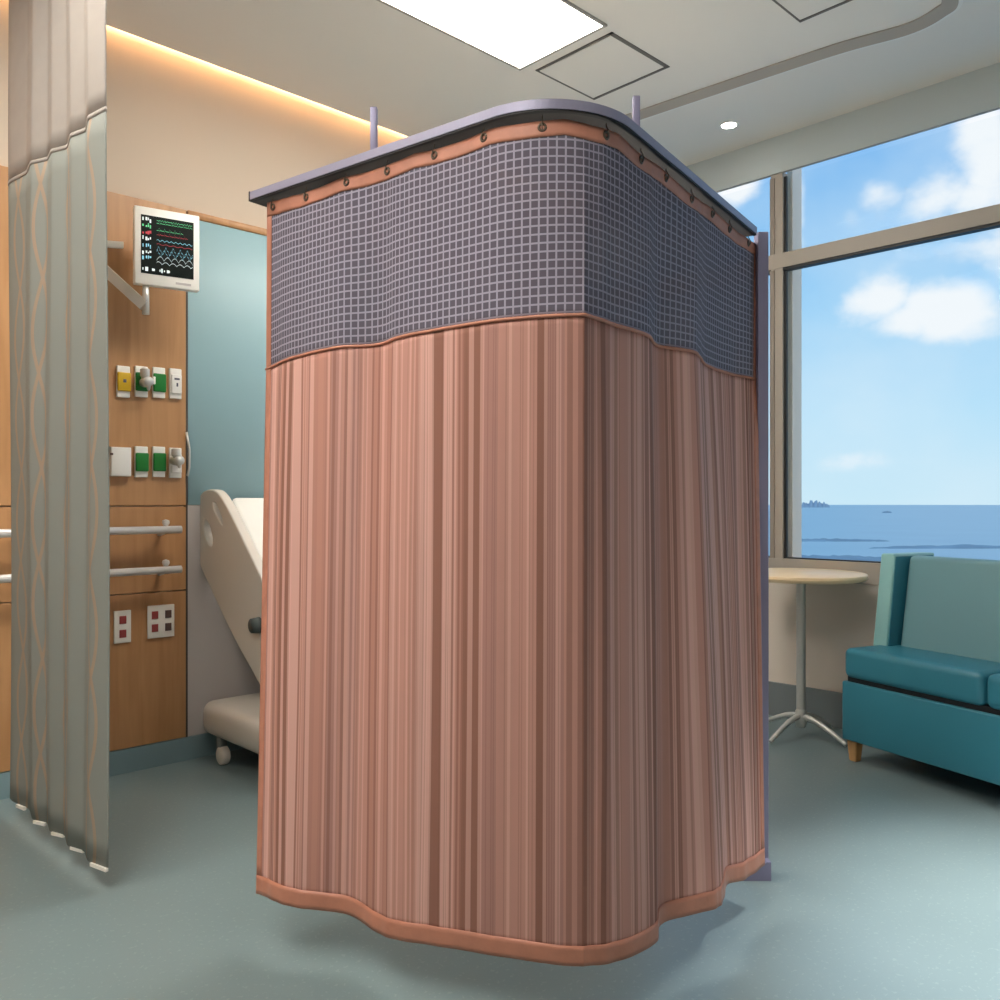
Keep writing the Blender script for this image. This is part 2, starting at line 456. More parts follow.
def sweep_bm(bm, path, prof, closed=True):
    """path: list of (point2, normal2); prof: list of (offset along normal, z)"""
    rings = [[bm.verts.new((p[0]+n[0]*o, p[1]+n[1]*o, z)) for o, z in prof] for p, n in path]
    k = len(prof)
    for i in range(len(rings)-1):
        for j in range(k):
            bm.faces.new((rings[i][j], rings[i][(j+1) % k], rings[i+1][(j+1) % k], rings[i+1][j]))
    bm.faces.new(rings[0][::-1]); bm.faces.new(rings[-1])
    return bm
def with_normals(pts):
    out = []
    for i, p in enumerate(pts):
        a = pts[max(i-1, 0)]; b = pts[min(i+1, len(pts)-1)]
        t = Vector((b[0]-a[0], b[1]-a[1])).normalized()
        out.append(((p[0], p[1]), (-t.y, t.x)))
    return out
def catmull(P, n=12):
    P = [Vector(p) for p in P]; out = []
    for i in range(len(P)-1):
        p0 = P[i-1] if i else P[0]*2-P[1]; p1 = P[i]; p2 = P[i+1]; p3 = P[i+2] if i+2 < len(P) else P[-1]*2-P[-2]
        for k in range(n):
            s = k/n
            out.append(.5*((2*p1) + (p2-p0)*s + (2*p0-5*p1+4*p2-p3)*s*s + (3*p1-p0-3*p2+p3)*s**3))
    out.append(P[-1]); return out
tp = [cpt(*q).to_2d() for q in ((640, 117), (744, 82), (841, 50), (910, 30.6), (946, 12.6), (962, -6))]
dirx = (tp[0]-tp[1]).normalized()
tp = [tp[0]+dirx*1.2, tp[0]+dirx*.5] + tp + [tp[-1]+Vector((-.35, -.07)), tp[-1]+Vector((-.9, -.09))]
tpath = with_normals(catmull(tp, 10))
sgn = 1 if Vector(tpath[20][1]).x < 0 else -1
t = thing('ceiling_track', 'curved white and grey curtain track on the ceiling near the window', 'curtain track', (tpath[20][0][0], tpath[20][0][1], CEIL))
from_bm('white_rail', sweep_bm(bmesh.new(), tpath, [(-.012, CEIL-.018), (.004, CEIL-.018), (.004, CEIL-.0005), (-.012, CEIL-.0005)]), M['white'], t)
from_bm('rail_slot', sweep_bm(bmesh.new(), tpath, [(.0045*sgn, CEIL-.012), (.0095*sgn, CEIL-.012), (.0095*sgn, CEIL-.0005), (.0045*sgn, CEIL-.0005)]), M['gasket'], t)
from_bm('grey_band', sweep_bm(bmesh.new(), tpath, [(.010*sgn, CEIL-.02), (.062*sgn, CEIL-.006), (.062*sgn, CEIL-.0005), (.010*sgn, CEIL-.0005)]), M['lip'], t)  # grey strip along one side of the white rail
reparent(t)

# ------------------------------------------------------------------ outside: sea, shore, sky
SEA = -82.0
bm = bmesh.new(); bmesh.ops.create_circle(bm, cap_ends=True, radius=42000, segments=96)
for v in bm.verts: v.co.z = SEA
tag(from_bm('sea', bm, M['sea']), kind='structure')
def shore(px0, px1, py, h, name, m, depth=None, seed=0):
    rnd = random.Random(seed)
    dist = (CAM_H-SEA)*F/(py-HZ); bm = bmesh.new(); n = 40
    dd = depth or dist*.12
    rows = []
    for i in range(n+1):
        px = px0+(px1-px0)*i/n; e = math.sin(PI*i/n)**.5
        hh = h*e*(.45+.55*rnd.random()); X = (px-500)/F
        f0 = dist; f1 = dist+dd*(.4+.6*e)
        rows.append([bm.verts.new(c2w(X*f0, f0, SEA-1)), bm.verts.new(c2w(X*(f0+f1)/2, (f0+f1)/2, SEA+hh)), bm.verts.new(c2w(X*f1, f1, SEA-1))])
    for i in range(n):
        for k in range(2): bm.faces.new((rows[i][k], rows[i+1][k], rows[i+1][k+1], rows[i][k+1]))
    o = from_bm(name, bm, m, None, True); return o
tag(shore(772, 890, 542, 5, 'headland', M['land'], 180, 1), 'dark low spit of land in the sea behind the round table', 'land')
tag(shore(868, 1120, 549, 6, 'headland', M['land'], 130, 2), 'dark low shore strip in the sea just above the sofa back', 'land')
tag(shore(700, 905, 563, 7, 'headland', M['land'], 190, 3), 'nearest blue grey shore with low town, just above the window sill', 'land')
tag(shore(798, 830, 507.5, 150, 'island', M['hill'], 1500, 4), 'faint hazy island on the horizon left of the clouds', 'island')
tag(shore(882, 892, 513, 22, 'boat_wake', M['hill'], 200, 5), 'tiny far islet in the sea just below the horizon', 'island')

def make_world():
    w = bpy.data.worlds.new('sky'); S.world = w; w.use_nodes = True
    nt = w.node_tree; nt.nodes.clear(); N = NT(nt)
    out = nt.nodes.new('ShaderNodeOutputWorld'); bg = nt.nodes.new('ShaderNodeBackground')
    tc = nt.nodes.new('ShaderNodeTexCoord'); sp = nt.nodes.new('ShaderNodeSeparateXYZ')
    nt.links.new(tc.outputs['Generated'], sp.inputs[0])
    x, y, z = sp.outputs
    az = N.m('ARCTAN2', x, y); el = N.m('ARCSINE', z)
    fwd = math.atan2(UY, UX)
    r = nt.nodes.new('ShaderNodeValToRGB')
    e = r.color_ramp.elements
    stops = [(0, (206, 236, 250)), (.09, (192, 230, 252)), (.2, (166, 215, 250)), (.36, (128, 188, 242)), (.62, (110, 172, 236)), (1, (150, 190, 236))]
    e[0].position = 0; e[0].color = lin(stops[0][1]); e[1].position = 1; e[1].color = lin(stops[-1][1])
    for p, c in stops[1:-1]:
        q = e.new(p); q.color = lin(c)
    nt.links.new(N.m('DIVIDE', N.m('MAXIMUM', el, 0.0), 1.0), r.inputs['Fac'])
    # puffy clouds: soft ellipses on the sky dome broken up by noise
    cx = nt.nodes.new('ShaderNodeCombineXYZ'); nt.links.new(az, cx.inputs[0]); nt.links.new(N.m('MULTIPLY', el, 1.3), cx.inputs[1])
    n1 = nt.nodes.new('ShaderNodeTexNoise'); n1.inputs['Scale'].default_value = 13; n1.inputs['Detail'].default_value = 7; n1.inputs['Roughness'].default_value = .55
    nt.links.new(cx.outputs[0], n1.inputs['Vector'])
    n2 = nt.nodes.new('ShaderNodeTexNoise'); n2.inputs['Scale'].default_value = 4.5; n2.inputs['Detail'].default_value = 4
    nt.links.new(cx.outputs[0], n2.inputs['Vector'])
    tot = None
    for px, py, sx, sy, k in ((952, 312, 46, 28, 1.3), (915, 322, 50, 20, .95), (876, 302, 34, 24, .95), (848, 296, 14, 14, .5), (882, 196, 26, 18, .8), (850, 218, 12, 14, .5),
                              (992, 165, 34, 45, 1.1), (945, 192, 40, 26, .95), (985, 195, 46, 26, 1.0), (735, 190, 24, 20, 1.0), (858, 462, 70, 16, .55), (985, 250, 60, 22, .5), (1060, 260, 60, 60, 1.0), (800, 205, 6, 40, .5),
                              (1120, 120, 70, 50, 1.0), (620, 250, 60, 30, 1.0), (420, 330, 90, 30, 1.0), (560, 120, 60, 40, 1.0)):
        a = fwd+math.atan((px-500)/F); ee = math.atan((HZ-py)/F*math.cos(a-fwd))
        da = N.m('DIVIDE', N.m('SUBTRACT', az, a), sx/F*.85); de = N.m('DIVIDE', N.m('SUBTRACT', el, ee), sy/F*.9)
        g = N.m('MULTIPLY', N.m('EXPONENT', N.m('MULTIPLY', N.m('ADD', N.m('MULTIPLY', da, da), N.m('MULTIPLY', de, de)), -.7)), k)
        tot = g if tot is None else N.m('MAXIMUM', tot, g)
    dens = N.m('ADD', tot, N.m('MULTIPLY', N.m('SUBTRACT', n1.outputs['Fac'], .5), 1.5))
    ss = nt.nodes.new('ShaderNodeMapRange'); ss.interpolation_type = 'SMOOTHSTEP'
    ss.inputs['From Min'].default_value = .3; ss.inputs['From Max'].default_value = .95
    nt.links.new(dens, ss.inputs['Value'])
    wis = nt.nodes.new('ShaderNodeMapRange'); wis.inputs['From Min'].default_value = .42; wis.inputs['From Max'].default_value = .75; wis.inputs['To Max'].default_value = .5
    nt.links.new(n2.outputs['Fac'], wis.inputs['Value'])
    c = N.mix(wis.outputs[0], r.outputs['Color'], lin((226, 242, 252)))
    c = N.mix(ss.outputs[0], c, (.94, .97, 1.0, 1))
    # the unseen sky away from the sea is whitened and brightened as soft fill
    back = N.m('ADD', N.m('MULTIPLY', x, math.sin(fwd)), N.m('MULTIPLY', y, math.cos(fwd)))
    br = nt.nodes.new('ShaderNodeMapRange'); br.interpolation_type = 'SMOOTHSTEP'
    br.inputs['From Min'].default_value = .35; br.inputs['From Max'].default_value = -.3
    nt.links.new(back, br.inputs['Value'])
    c = N.mix(br.outputs[0], c, (1.0, .985, .96, 1))
    nt.links.new(c, bg.inputs[0]); bg.inputs[1].default_value = .5
    nt.links.new(bg.outputs[0], out.inputs[0])
make_world()

# ------------------------------------------------------------------ bed curtain and its rail
ZR0, ZR1 = CAM_H+.723, CAM_H+.745
A = Vector((-.599, 2.07)); V = Vector((.1427, 1.51)); B = Vector((.695, 2.336))
dl = (V-A).normalized(); dr = (B-V).normalized()
nl = Vector((-dl.y, dl.x)); nr = Vector((-dr.y, dr.x))        # pointing into the enclosure
def rail_path(off, r=.19, n=24):
    ang = math.acos(max(-1, min(1, dl.dot(dr)))); tl = r*math.tan(ang/2)
    p0 = V-dl*tl; cc = p0+nl*r
    out = []
    m = 30
    for i in range(m): out.append((A.lerp(p0, i/m)+nl*off, nl))
    for i in range(n+1):
        a = ang*i/n
        nn = Vector((nl.x*math.cos(a)-nl.y*math.sin(a), nl.x*math.sin(a)+nl.y*math.cos(a)))
        out.append((cc-nn*(r-off), nn))
    p1 = V+dr*tl
    for i in range(1, m+1): out.append((p1.lerp(B, i/m)+nr*off, nr))
    return out
def w2(p): q = c2w(p.x, p.y); return (q.x, q.y)
rp = [(w2(p), w2(n)) for p, n in rail_path(0)]
rail = thing('curtain_frame', 'lavender grey curved curtain rail on a post, carrying the salmon bed curtain', 'curtain rail', c2w(B.x, B.y, 0))
W = .05
from_bm('rail', sweep_bm(bmesh.new(), rp, [(0, ZR0+.004), (0, ZR1), (W, ZR1), (W, ZR0+.004)]), M['rail'], rail)
from_bm('front_groove', sweep_bm(bmesh.new(), rp, [(.0015, ZR0), (.0015, ZR0+.0038), (.01, ZR0+.0038), (.01, ZR0)]), M['railgap'], rail)
from_bm('shaded_underside', sweep_bm(bmesh.new(), rp, [(.0102, ZR0+.001), (.0102, ZR0+.0038), (W-.002, ZR0+.0038), (W-.002, ZR0+.001)]), M['railunder'], rail)  # rail underside, its shade put into the dark brown colour
def at_px(path, px):
    best = min(range(len(path)-1), key=lambda i: abs((path[i][0].x/path[i][0].y + path[i+1][0].x/path[i+1][0].y)/2 - (px-500)/F))
    a, b = path[best], path[best+1]
    ka = a[0].x/a[0].y; kb = b[0].x/b[0].y; k = ((px-500)/F-ka)/(kb-ka) if kb != ka else 0
    k = max(0, min(1, k)); return a[0].lerp(b[0], k), a[1].lerp(b[1], k)
mid = rail_path(.03)
for px, h in ((374, .105), (636, .085)):
    p, n = at_px(mid, px); q = c2w(p.x, p.y)
    bm = bmesh.new(); box_bm(bm, -.0075, .0075, -.0075, .0075, ZR1, ZR1+h, .002, 2, Matrix.Translation((q.x, q.y, 0)) @ Matrix.Rotation(-R(43.8), 4, 'Z'))
    from_bm('hanger_rod', bm, M['post'], rail, True)
rotR = math.atan2(w2(dr)[1], w2(dr)[0]); rotL = math.atan2(w2(dl)[1], w2(dl)[0])
def boxr(name, cx, cy, ang, x0, x1, y0, y1, z0, z1, m, parent, bev=.002):
    bm = bmesh.new(); box_bm(bm, x0, x1, y0, y1, z0, z1, bev, 2, Matrix.Translation((cx, cy, 0)) @ Matrix.Rotation(ang, 4, 'Z'))
    return from_bm(name, bm, m, parent, False)
# post at the window end, with a curved foot
pb = c2w(.7215, 2.375)
boxr('post', pb.x, pb.y, -R(43.8), -.0155, .0135, -.012, .03, 0.004, CAM_H+.742, M['post'], rail)
foot = []
ft = bmesh.new(); n = 12
prof = []
for i in range(n+1):
    a = PI/2*i/n; prof.append((-.066+.066*math.sin(a)*(i/n), .008+.042*(1-math.cos(a))))
rows = []
for k, (yy, sc) in enumerate(((-.022, 1), (-.018, 1.02), (.018, 1.02), (.03, 1))):
    rows.append([pb + c2w(x*sc, yy-.02, z) for x, z in [(-.066, 0)]+prof+[(.011, .05), (.011, 0)]])
bv = [[ft.verts.new(p) for p in r] for r in rows]; kk = len(bv[0])
for i in range(len(bv)-1):
    for j in range(kk): ft.faces.new((bv[i][j], bv[i][(j+1) % kk], bv[i+1][(j+1) % kk], bv[i+1][j]))
ft.faces.new(bv[0][::-1]); ft.faces.new(bv[-1])
from_bm('foot', ft, M['post'], rail)
q = c2w(A.x, A.y)
boxr('end_cap', q.x, q.y, rotL, -.004, .0, -.001, W+.001, ZR0, ZR1+.001, M['railunder'], rail, 0)
bs, _ = at_px(rail_path(.045), 332)
q = c2w(bs.x, bs.y)
boxr('brace_bar', q.x, q.y, rotR, .0, .62, -.014, .014, ZR0-.024, ZR0+.0005, M['railgap'], rail)
reparent(rail)

# plan curves of the curtain: rail line, sewn seam, hem (camera-relative metres)
OFF = .022
def curtain_top():
    p = rail_path(OFF)
    p.append((p[-1][0]+dr*.05, nr))
    pts = [q for q, n in p]
    k = min(range(len(pts)), key=lambda i: abs(pts[i].x/pts[i].y - (585-500)/F))
    # start slightly in from the free end of the rail
    L = [q for q in pts[:k+1]]; Rr = pts[k:]
    s, _ = at_px(p, 268); L = [s]+[q for q in L if q.x > s.x]
    e, _ = at_px(p, 757.5); Rr = [q for q in Rr if q.x < e.x]+[e]
    return L, Rr
def plan(kn, H):
    out = []
    for px, py in kn:
        Y = F*H/abs(HZ-py); out.append(Vector(((px-500)/F*Y, Y)))
    return out
ZS = .342
seamL = plan([(267, 369.6), (294, 358), (336, 348), (378, 345), (400, 337.6), (432, 331), (490, 321.6), (545, 316.5), (584, 315)], ZS)
seamR = plan([(584, 315), (614, 325), (646, 335), (657, 346), (694, 352.5), (706, 365.5), (730, 374), (757, 379.5)], ZS)
ZH = -.90
hemL = plan([(257, 893), (290, 908), (345, 911), (380, 930), (402, 938), (480, 955), (550, 965), (583, 966)], -ZH)
hemR = plan([(583, 966), (612, 960), (640, 949), (656, 938), (662, 922), (714, 911), (723, 900), (727, 884), (745, 876), (764, 863)], -ZH)
def resample(pts, n, keys=None):
    L = [0]
    for a, b in zip(pts[:-1], pts[1:]): L.append(L[-1]+(b-a).length)
    out = []; j = 0
    for i in range(n+1):
        s = L[-1]*i/n
        while j < len(L)-2 and L[j+1] < s: j += 1
        d = L[j+1]-L[j]; out.append(pts[j].lerp(pts[j+1], 0 if d == 0 else (s-L[j])/d))
    return out, L[-1]
def resample_keyed(pts, keyidx, fr, n):
    """pts dense polyline; keyidx positions (dense indices) matched to fractions fr of the n samples"""
    out = []
    ks = [0]+keyidx+[len(pts)-1]; fs = [0]+fr+[1]
    for a, b, f0, f1 in zip(ks[:-1], ks[1:], fs[:-1], fs[1:]):
        m = round(n*f1)-round(n*f0)
        seg, _ = resample(pts[a:b+1], m); out += seg[:-1]
    out.append(pts[-1]); return out
NL, NR, CD = 300, 260, 14
def by_bearing(pts, n, frs, vals):
    """sample a dense polyline at bearings given by breakpoints vals at fractions frs"""
    bx = [p.x/p.y for p in pts]; out = []
    for i in range(n+1):
        f = i/n; j = 0
        while j < len(frs)-2 and frs[j+1] < f: j += 1
        w = (vals[j]+(vals[j+1]-vals[j])*(f-frs[j])/(frs[j+1]-frs[j])-500)/F
        k = 0
        while k < len(bx)-2 and bx[k+1] < w: k += 1
        d = bx[k+1]-bx[k]; out.append(pts[k].lerp(pts[k+1], 0 if abs(d) < 1e-9 else max(0, min(1, (w-bx[k])/d))))
    return out
topL, topR = curtain_top()
sdL = catmull(seamL, CD); sdR = catmull(seamR, CD)
tL = by_bearing(topL, NL, [0, 1], [268, 585]); sL = by_bearing(sdL, NL, [0, 1], [267, 584]); hL = by_bearing(catmull(hemL, CD), NL, [0, 1], [257, 583])
KF = [0, .36, .46, .64, .74, 1]
tR = by_bearing(topR, NR, KF, [585, 645, 659, 696, 708, 757.5])
sR = by_bearing(sdR, NR, KF, [584, 646, 657, 694, 706, 757])
hR = by_bearing(catmull(hemR, CD), NR, KF, [583, 652, 663, 713, 727, 764])
top = tL+tR[1:]; sea_ = sL+sR[1:]; hem = hL+hR[1:]
NC = len(top)
US = [0]
for a, b in zip(sea_[:-1], sea_[1:]): US.append(US[-1]+(b-a).length)
UTOT = US[-1]
ZT = .7165
rw = random.Random(3)
waves = [(rw.uniform(5, 11), rw.uniform(0, 6.28), rw.uniform(.5, 1)) for _ in range(4)] + [(rw.uniform(16, 30), rw.uniform(0, 6.28), rw.uniform(.25, .5)) for _ in range(3)]
def pleat(u):
    return sum(a*math.sin(2*PI*f*u/UTOT+p) for f, p, a in waves)/3.0
def sag(i):
    return .005*abs(math.sin(PI*8*i/(NC-1)))
def cp(i, z, extra=0.0):
    """point of the curtain, z relative to the camera height"""
    if z > ZS:
        k = (z-ZS)/(ZT-ZS); p = sea_[i].lerp(top[i], k); amp = .003
    else:
        k = (ZS-z)/(ZS-ZH); p = sea_[i].lerp(hem[i], k); amp = .003+.007*math.sin(PI*min(1, k*1.1))
    # push along the view-independent local normal
    a = sea_[max(i-3, 0)]; b = sea_[min(i+3, NC-1)]
    t = (b-a).normalized(); nn = Vector((-t.y, t.x))
    crease = min(1.0, abs(i-NL)/22.0); edge = min(1.0, i/10.0, (NC-1-i)/10.0)
    d = -amp*pleat(US[i])*crease*edge
    if z > ZS and extra == 0: pass
    p = p+nn*(d-extra)
    return c2w(p.x, p.y, CAM_H+z)
def grid(name, i0, i1, zfun, rows, m, parent, extra=0.0, thick=.0015):
    me = bpy.data.meshes.new(name); vs = []; uv = []
    for j in range(rows+1):
        for i in range(i0, i1+1):
            z = zfun(i, j/rows); vs.append(cp(i, z, extra)); uv.append((US[i], z))
    w = i1-i0+1; fs = []
    for j in range(rows):
        for i in range(w-1): fs.append((j*w+i, (j+1)*w+i, (j+1)*w+i+1, j*w+i+1))
    me.from_pydata(vs, [], fs); lay = me.uv_layers.new(name='UVMap')
    for lp in me.loops: lay.data[lp.index].uv = uv[lp.vertex_index]
    o = link(name, me, m, parent, True)
    md = o.modifiers.new('thick', 'SOLIDIFY'); md.thickness = thick; md.offset = 0
    return o
def ztop(i): return ZT-sag(i)
def zhem(i): return ZH+.006*math.sin(US[i]*9)
cur = thing('bed_curtain', 'large salmon striped curtain with grey mesh top around the bed', 'curtain', c2w(hem[NL].x, hem[NL].y, 0))
BH = .030
grid('heading_band', 0, NC-1, lambda i, k: ztop(i)-BH*k, 4, M['band'], cur, .0012, .003)
grid('mesh_panel', 2, NC-3, lambda i, k: (ztop(i)-BH*.8)*(1-k)+ZS*k, 26, M['net'], cur)
grid('fabric_panel', 2, NC-3, lambda i, k: ZS*(1-k)+(zhem(i)+.03)*k, 70, M['cloth'], cur)
grid('hem', 0, NC-1, lambda i, k: zhem(i)+.040*(1-k), 4, M['hem'], cur, .0012, .003)
from_bm('seam_piping', tube_bm(bmesh.new(), [cp(i, ZS, .002) for i in range(0, NC, 2)], .0035, 6), M['band'], cur, True)
grid('side_binding', 0, 4, lambda i, k: (ztop(i)-BH)*(1-k)+(zhem(i)+.04)*k, 60, M['band'], cur, .0008, .003)
grid('side_binding', NC-6, NC-1, lambda i, k: (ztop(i)-BH)*(1-k)+(zhem(i)+.04)*k, 60, M['band'], cur, .0008, .003)
for px in (272, 307, 347, 388, 435, 485, 543, 604, 640, 665, 691, 711, 728, 747):
    i = min(range(6, NC-6), key=lambda i: abs(top[i].x/top[i].y-(px-500)/F))
    z = ztop(i)-.0125; c = cp(i, z, .003); a = cp(i-3, z, .003); b = cp(i+3, z, .003)
    t = (b-a).normalized(); up = Vector((0, 0, 1))
    n = 18; r = .0065
    ring = [c+(t*math.cos(2*PI*k/n)+up*math.sin(2*PI*k/n))*r for k in range(n+1)]
    from_bm('grommet', tube_bm(bmesh.new(), ring, .0026, 8, False), M['brass'], cur, True)
    nn = t.cross(up).normalized()
    if nn.dot(c2w(0, -1)) < 0: nn = -nn
    hk = [c+nn*.0-up*.004, c+nn*.005-up*.003, c+nn*.006+up*.004, c+nn*.003+up*.012]
    e = Vector((c.x, c.y, ZR0-.0004)); hk += [e-up*.006, e]
    tube('hook', catmull(hk, 4), .0012, M['brass'], cur, 6)
reparent(cur)

# ------------------------------------------------------------------ ward curtain at the left edge
kn = [(10, 2.80), (12, 2.775), (28, 2.70), (31, 2.615), (47, 2.585), (50, 2.525), (66, 2.495), (69.5, 2.42), (86, 2.385), (89, 2.315), (108, 2.262), (107, 2.30)]
kp = [Vector(((px-500)/F*Y, Y)) for px, Y in kn]
wp = []
for a, b in zip(kp[:-1], kp[1:]):
    for k in range(8): wp.append(a.lerp(b, k/8))
wp.append(kp[-1])
for _ in range(1): wp = [wp[0]]+[(wp[i-1]+wp[i]*2+wp[i+1])/4 for i in range(1, len(wp)-1)]+[wp[-1]]
wu = [0]
for a, b in zip(wp[:-1], wp[1:]): wu.append(wu[-1]+(b-a).length)
wc = thing('ward_curtain', 'grey pleated ward curtain with orange wave pattern at the left edge', 'curtain', c2w(wp[40].x, wp[40].y, 0))
def wgrid(name, z0, z1, rows, m, thick=.0015):
    me = bpy.data.meshes.new(name); vs = []; uv = []
    for j in range(rows+1):
        z = z0+(z1-z0)*j/rows
        for i, p in enumerate(wp):
            sw = .006*math.sin(z*2.1+wu[i]*8); vs.append(c2w(p.x+sw*.3, p.y+sw, z)); uv.append((wu[i], z))
    w = len(wp); fs = [(j*w+i, (j+1)*w+i, (j+1)*w+i+1, j*w+i+1) for j in range(rows) for i in range(w-1)]
    me.from_pydata(vs, [], fs); lay = me.uv_layers.new(name='UVMap')
    for lp in me.loops: lay.data[lp.index].uv = uv[lp.vertex_index]
    o = link(name, me, m, wc, True); md = o.modifiers.new('thick', 'SOLIDIFY'); md.thickness = thick; md.offset = 0
    return o
ZB = CAM_H+1.03
wgrid('upper_net', ZB, CEIL-.03, 12, M['wardtop'])
wgrid('lower_cloth', .062, ZB, 30, M['ward'])
wgrid('seam_tape', ZB-.006, ZB+.006, 1, M['wardtop'], .004)
for px0, px1, d0, d1 in ((17, 25, 2.745, 2.715), (34, 45, 2.605, 2.585), (52, 64, 2.515, 2.495), (71, 84, 2.41, 2.385), (91, 107, 2.30, 2.262)):
    p0 = c2w((px0-500)/F*d0, d0, .055); p1 = c2w((px1-500)/F*d1, d1, .055)
    t_ = (p1-p0).normalized(); nrm = Vector((t_.y, -t_.x, 0))
    prism('hem_weight', [p0-nrm*.004, p1-nrm*.004, p1+nrm*.004, p0+nrm*.004], (0, 0, .009), M['white'], wc)
reparent(wc)
a0 = c2w(-1.72, 2.93); a1 = c2w(-.9, 2.1)
tv = Vector((a1.x-a0.x, a1.y-a0.y, 0)).normalized()
t = thing('ceiling_track', 'grey straight ceiling track above the ward curtain at the left edge', 'curtain track', (a0.x, a0.y, CEIL))
boxr('rail_body', a0.x, a0.y, math.atan2(tv.y, tv.x), 0, (a1-a0).length, -.014, .014, CEIL-.03, CEIL-.0005, M['lip'], t)
boxr('end_stop', a0.x, a0.y, math.atan2(tv.y, tv.x), -.012, 0, -.016, .016, CEIL-.034, CEIL-.0005, M['darkg'], t)
reparent(t)

# ------------------------------------------------------------------ patient monitor on a wall arm
WF = YW-.022                                    # face of the wood
def mon():
    c0 = c2w((134.5-500)/F*3.12, 3.12); md = Vector((.842, .539))       # right / forward direction of the case
    ex = c2w(md.x, md.y); ex.z = 0; ex.normalize()
    ez = Vector((0, 0, 1)); ey = ez.cross(ex)                             # away from the viewer
    Wd, Hh = .228, .282
    z0 = CAM_H+(HZ-283)/F*3.12
    o0 = Vector((c0.x, c0.y, z0))
    def P(x, z, d=0): return o0+ex*x*(.228/.272)+ez*z+ey*d
    t = thing('patient_monitor', 'white patient monitor with dark waveform screen on a grey wall arm', 'monitor', P(Wd/2, 0, .02))
    prism('case', [P(0, 0), P(.272, 0), P(.272, Hh), P(0, Hh)], ey*.035, M['plasticw'], t, .004)
    sx0, sx1, sz0, sz1 = .026, .246, .04, .252
    s = prism('screen', [P(sx0, sz0, -.0015), P(sx1, sz0, -.0015), P(sx1, sz1, -.0015), P(sx0, sz1, -.0015)], ey*.004, M['screen'], t)
    def trace(fn, zc, x0, x1, m, n=160, w=.0008):
        bm = bmesh.new(); last = None
        for i in range(n+1):
            x = x0+(x1-x0)*i/n; z = zc+fn((x-x0)/(x1-x0))
            a = bm.verts.new(P(x, z-w, -.0022)); b = bm.verts.new(P(x, z+w, -.0022))
            if last: bm.faces.new((last[0], a, b, last[1]))
            last = (a, b)
        from_bm('waveform', bm, m, s)
    def ecg(k):
        def f(u):
            v = (u*k) % 1
            return .011*max(0, 1-abs(v-.45)*14)-.004*max(0, 1-abs(v-.53)*16)+.003*max(0, 1-abs(v-.7)*7)
        return f
    trace(ecg(6), .228, .09, .24, M['tg']); trace(ecg(5), .202, .09, .2, M['tg']); trace(ecg(6), .186, .09, .22, M['tr'])
    trace(lambda u: .0025*math.sin(u*50), .166, .09, .24, M['tb'])
    trace(lambda u: .002*math.sin(u*30), .152, .09, .24, M['tr'])
    trace(lambda u: .013*math.sin(u*2*PI*5)**3, .13, .09, .242, M['tb']); trace(lambda u: .014*abs(math.sin(u*PI*5))-.007, .1, .09, .242, M['tw'])
    trace(lambda u: .003*math.sin(u*90)*math.sin(u*9), .238, .09, .24, M['tg']); trace(lambda u: .012*math.sin(u*2*PI*5+1)**3, .118, .09, .242, M['tb']); trace(lambda u: .009*abs(math.sin(u*PI*5+.8))-.005, .084, .09, .242, M['tw'])
    rd = random.Random(5)
    for z, ms in ((.235, 'tw'), (.214, 'tg'), (.19, 'tr'), (.168, 'tw'), (.142, 'tb'), (.118, 'tw'), (.097, 'tb')):
        bm = bmesh.new()
        for x in (.034, .048, .056, .064):
            w = rd.uniform(.002, .004); h = rd.uniform(.003, .007)
            zz = z+rd.uniform(-.004, .004)
            bm.faces.new([bm.verts.new(P(x+a*w, zz+b*h, -.0022)) for a, b in ((-1, -1), (1, -1), (1, 1), (-1, 1))])
        from_bm('readout', bm, M[ms], s)
    bm = bmesh.new()
    for x in (.034, .046, .052, .074, .08, .104, .112, .122, .136, .142):
        w = rd.uniform(.002, .0042); h = rd.uniform(.003, .008)
        bm.faces.new([bm.verts.new(P(x+a*w, .056+b*h, -.0022)) for a, b in ((-1, -1), (1, -1), (1, 1), (-1, 1))])
    from_bm('readout', bm, M['tw'], s)
    prism('button_strip', [P(.17, .014, -.001), P(.235, .014, -.001), P(.235, .022, -.001), P(.17, .022, -.001)], ey*.002, M['whitep'], t)
    # arm: knuckle under the case, sloping arm back to the wall on the left
    kx, kz = .05, -.0
    tube('knuckle', [P(kx, -.105, .02), P(kx, .02, .02)], [.013, .011], M['chrome'], t, 16)
    e0 = P(kx-.005, -.075, .02)
    far = on_y(96, 262, WF-.03)
    bm = bmesh.new()
    d = (far-e0).normalized(); side = d.cross(ez).normalized(); up = side.cross(d)
    prism_bm(bm, [e0+up*.018+side*.012, e0-up*.018+side*.012, e0-up*.018-side*.012, e0+up*.018-side*.012], far-e0)
    from_bm('arm', bm, M['chrome'], t)
    box('wall_bracket', far.x-.05, far.x+.03, WF-.045, WF, far.z-.06, far.z+.08, M['chrome'], t, .006)
    g0 = on_y(124, 245, 3.30); g1 = on_y(98, 243, WF-.008)
    prism('cable_hook', [g0+ez*.012, g0-ez*.012, g1-ez*.012, g1+ez*.012], (.0, .018, 0), M['plasticw'], t, .002)
    reparent(t)
mon()

